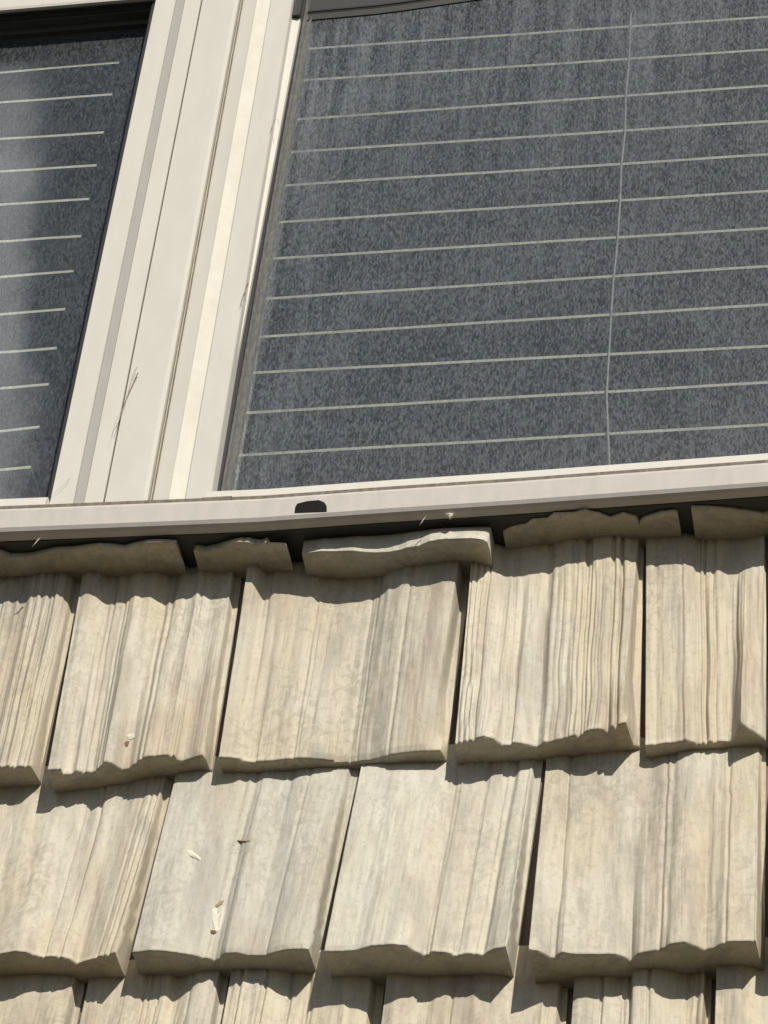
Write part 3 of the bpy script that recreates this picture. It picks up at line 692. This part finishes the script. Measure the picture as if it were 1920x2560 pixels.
extrude_x('top_rail', [(-.02, .1005), (.020, .1005), (.022, .104), (.023, .20), (-.02, .20)], XR2, ztr, M['vinyl'], rsash)
extrude_z('shade_track', [(xh + .0012, .0), (xh + .0012, .026), (xh + .010, .026), (xh + .010, .0)][::-1], z_t + .0008, ZT, M['shade_track'], rsash)

# ------------------------------------------------------------------ blinds
DB = -.014                                   # depth of the slats' outer edges behind the wall face
def blind(rows, xe0, xe1, label, cordx=None, slopes=0.0):
    t = empty('venetian_blind', (0, 0, 0)); tag(t, label, 'blind')
    for k, (q, slope, drop) in enumerate(rows):
        p = P(q, DB); zc = p[2]
        V = []; F = []; mi = []
        prof = []
        n = 8; dep = .060; ang = math.radians(-4)
        for i in range(n + 1):
            s = i / n; y = s * dep * math.cos(ang); z = s * dep * math.sin(ang) * 1.0 + .0035 * math.sin(math.pi * s)
            prof.append((y, z))
        th = .0040
        up = [(y, z + th) for y, z in prof]; loop = prof + up[::-1]
        nl = len(loop); xs = np.linspace(xe0, xe1, 14)
        rr = random.Random(k + int(xe0 * 1000))
        for x in xs:
            zo = zc + slope * (x - p[0]) + rr.uniform(-.0004, .0004)
            for y, z in loop: V.append((x, -DB + y, zo + z))
        for i in range(len(xs) - 1):
            for a in range(nl):
                a2 = (a + 1) % nl
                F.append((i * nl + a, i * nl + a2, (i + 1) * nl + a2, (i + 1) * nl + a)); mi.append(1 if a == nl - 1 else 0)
        F.append(tuple(range(nl))[::-1]); mi.append(0); F.append(tuple((len(xs) - 1) * nl + a for a in range(nl))); mi.append(0)
        # white slat: body darkened for shade behind the screen, front edge painted sunlit
        link_mesh('slat', V, F, M['slat'], t, mats=[M['slat_lit_edge']], midx=mi).location = (0, 0, 0)
    if cordx:
        V = []; F = []
        path = [P(px(*c), DB + .004) for c in cordx]
        r = .0011
        for p in path:
            for a in range(6): V.append((p[0] + r * math.cos(a * math.pi / 3), p[1] + r * math.sin(a * math.pi / 3), p[2]))
        for i in range(len(path) - 1):
            for a in range(6): F.append((i * 6 + a, i * 6 + (a + 1) % 6, i * 6 + 6 + (a + 1) % 6, i * 6 + 6 + a))
        link_mesh('ladder_cord', V, F, M['cordm'], t, smooth=True)
    return t

rowsR = []
xq = [((2, 1065, 118), (2, 0, 190), (2, 1659, 75)), ((2, 1060, 258), (2, 0, 332), (2, 1659, 222)), ((2, 1050, 418), (2, 0, 490), (2, 1659, 372)), ((2, 1045, 568), (2, 0, 632), (2, 1659, 525)),
      ((2, 1030, 712), (2, 0, 778), (2, 1659, 672)), ((2, 1020, 870), (2, 0, 938), (2, 1659, 832)), ((2, 1012, 1030), (2, 0, 1092), (2, 1659, 990)), ((4, 995, 92), (4, 0, 152), (4, 1659, 45)),
      ((4, 985, 258), (4, 0, 320), (4, 1659, 215)), ((4, 972, 430), (4, 0, 482), (4, 1659, 397)), ((4, 962, 592), (4, 0, 652), (4, 1659, 555)), ((4, 968, 774), (4, 0, 835), (4, 1659, 738))]
for c, a, b_ in xq:
    A_, B_ = P(px(*a), DB), P(px(*b_), DB)
    rowsR.append((px(*c), (B_[2] - A_[2]) / (B_[0] - A_[0]), 0))
p0, p1 = rowsR[0], rowsR[-1]
zl = P(rowsR[-1][0], DB)[2]; zl2 = P(rowsR[-2][0], DB)[2]
xbR = xat(3, 1010, 865, DB); xbR2 = xat(1, 1310, 212, DB); print('blind R left', xbR, xbR2)
blind(rowsR, (xbR + xbR2) / 2, .93, 'wide blind behind the right-hand pane with pale slat edges and a cord',
      [(2, 1067, 60), (2, 1060, 258), (2, 1045, 418), (2, 1042, 568), (2, 1026, 712), (2, 1020, 870), (2, 1010, 1030), (4, 998, 50), (4, 992, 92), (4, 982, 258), (4, 972, 430), (4, 962, 592), (4, 968, 774), (4, 975, 890), (4, 972, 990)])
rowsL = []
for (t, y0, x1, y1) in [(1, 318, 530, 272), (1, 447, 490, 412), (1, 605, 520, 572), (1, 745, 480, 715), (1, 888, 400, 862), (1, 1048, 350, 1024), (3, 95, 315, 70), (3, 258, 280, 235), (3, 422, 240, 404), (3, 577, 200, 560), (3, 762, 150, 745), (3, 930, 130, 916)]:
    A_, B_ = P(px(t, 0, y0), DB), P(px(t, x1, y1), DB); rowsL.append((px(t, 0, y0), (B_[2] - A_[2]) / (B_[0] - A_[0]), 0))
xe_ = [xat(1, 530, 272, DB), xat(1, 350, 1024, DB), xat(3, 150, 745, DB)]; print('blind L right', xe_)
blind(rowsL, -.93, sum(xe_) / 3, 'narrow strip of blind behind the left-hand pane')

# room behind the panes
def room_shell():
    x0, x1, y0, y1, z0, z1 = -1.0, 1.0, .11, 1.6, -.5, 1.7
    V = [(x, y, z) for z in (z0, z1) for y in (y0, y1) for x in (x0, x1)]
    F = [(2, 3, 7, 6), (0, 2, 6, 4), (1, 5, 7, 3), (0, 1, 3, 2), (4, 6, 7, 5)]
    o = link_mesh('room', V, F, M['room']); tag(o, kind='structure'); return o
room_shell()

# ------------------------------------------------------------------ small debris
def strand(name, path, r, mat, label, cat, taper=True):
    V = []; F = []; n = len(path)
    for i, p in enumerate(path):
        rr = r * (1 - .6 * i / (n - 1)) if taper else r
        for a in range(5): V.append((p[0] + rr * math.cos(a * 1.2566), p[1] + rr * math.sin(a * 1.2566), p[2] + rr * .5 * math.sin(a * 1.2566)))
    for i in range(n - 1):
        for a in range(5): F.append((i * 5 + a, i * 5 + (a + 1) % 5, i * 5 + 5 + (a + 1) % 5, i * 5 + 5 + a))
    F.append((0, 1, 2, 3, 4)); F.append(tuple((n - 1) * 5 + a for a in range(5)))
    o = link_mesh(name, V, F, mat, None, True)
    if label: tag(o, label, cat)
    return o
def stp(spec, d): return [P(q, d) for q in pts(spec)]
strand('dry_stalk', stp('3: 596,505 570,560 545,615 530,660 515,710 500,745', .044), .0005, M['stalk'], 'thin dry stalk lying across the mullion seam, the longer one', 'stalk')
strand('dry_stalk', stp('3: 592,480 572,520 552,600 538,650 505,700 482,778', .0455), .00028, M['stalk'], 'hair-thin forked stalk beside the longer one on the mullion', 'stalk')
strand('spider_thread', stp('3: 302,962 275,990 240,1020 218,1048', .039), .00025, M['stalk'], 'short curved hair at the foot of the left sash stile', 'hair')
strand('pink_thread', stp('3: 1072,118 1050,170 1040,215', .036), .0005, M['thread'], 'short reddish thread beside the right pane, the upright one', 'thread')
strand('pink_thread', stp('3: 1042,190 1055,185 1068,198', .037), .0004, M['thread'], 'tiny reddish thread crossing the upright one beside the right pane', 'thread')
strand('spider_thread', stp('1: 1170,560 1185,520 1200,515 1205,540', .036), .00035, M['stalk'], 'fine looped hair beside the upper right pane', 'hair')
strand('grass_blade', stp('5: 270,368 250,385 230,410 208,433', .0615), .0011, M['stalk_pale'], 'pale dry grass blade hanging below the sill at the left', 'grass blade')
strand('grass_blade', stp('6: 1110,228 1090,250 1075,272 1060,293', .0615), .0009, M['stalk_pale'], 'pale dry grass blade hanging below the sill, right of the weep hole', 'grass blade')
def fleck(name, spec, d, th, mat, label, cat):
    q = stp(spec, d); n = len(q)
    V = [tuple(p) for p in q]; c = sum(q) / n; V += [(p[0], p[1] + th, p[2]) for p in q]; V.append((c[0], c[1] - th * .5, c[2]))
    F = [(k, (k + 1) % n, 2 * n) for k in range(n)] + [(k, k + n, (k + 1) % n + n, (k + 1) % n) for k in range(n)]
    o = link_mesh(name, V, F, mat, None, False); tag(o, label, cat); return o
fleck('dried_foam', '6: 1226,218 1240,228 1254,243 1270,230 1280,216 1250,214', .0610, .003, M['chipwhite'], 'small white blob stuck under the sill right of centre', 'foam')
SHK = {}
def on_face(key, spec, lift=.0012):
    """points of the photo lying on a shingle's face (found by casting rays onto its mesh)"""
    out = []
    dg = bpy.context.evaluated_depsgraph_get()
    for q in pts(spec):
        r = Vector(ray(q)).normalized(); o0 = Vector(CAM) + Vector((0, 0, H0))
        hit, loc, nrm, *_ = sc.ray_cast(dg, o0, r)
        if hit: out.append(np.array([loc.x, loc.y - lift, loc.z - H0]))
    return out
bpy.context.view_layer.update()
def mark(name, spec, mat, label, cat, lift=.0004, th=.003):
    q = on_face(None, spec, lift); n = len(q)
    if n < 3: return
    c = sum(q) / n; c = c + np.array([0, -.0002, 0])
    V = q + [p + np.array([0, th, 0]) for p in q] + [c]
    F = [(k, (k + 1) % n, 2 * n) for k in range(n)] + [(k, k + n, (k + 1) % n + n, (k + 1) % n) for k in range(n)]
    o = link_mesh(name, V, F, mat, None, False); tag(o, label, cat)
mark('bird_dropping', '8: 820,622 838,608 872,604 872,632 850,645 826,640', M['chipwhite'], 'white dropping on the crooked-bottomed shingle', 'dropping')
mark('nail_head', '8: 806,668 818,655 838,658 830,688 812,690', M['rust'], 'rusty nail head just below the white dropping', 'nail')
mark('paint_chip', '11: 1372,500 1400,492 1450,500 1445,560 1425,640 1395,642 1375,560', M['chipwhite'], 'long white chip on the pale shingle above its notch', 'paint chip')
mark('wood_splinter', '11: 1398,478 1430,450 1452,446 1440,470 1405,490', M['stalk'], 'brown splinter just above the long white chip', 'splinter', .0008)
mark('wood_splinter', '11: 1366,640 1395,640 1405,655 1385,664 1368,655', M['rust'], 'brown splinter at the foot of the long white chip', 'splinter', .0008)
mark('paint_chip', '11: 1205,120 1240,118 1300,165 1305,188 1265,172 1225,150', M['chipwhite'], 'slanting white scuff high on the pale shingle', 'paint chip', .0003)
mark('wood_splinter', '11: 1535,56 1570,50 1620,54 1618,66 1575,68 1550,66', M['stalk'], 'thin brown gash across the top of the pale shingle', 'splinter', .0004)

# ------------------------------------------------------------------ ground
g = link_mesh('ground', [(-400, -400, -H0), (400, -400, -H0), (400, 400, -H0), (-400, 400, -H0)], [(0, 1, 2, 3)], M['ground'])
tag(g, kind='structure')
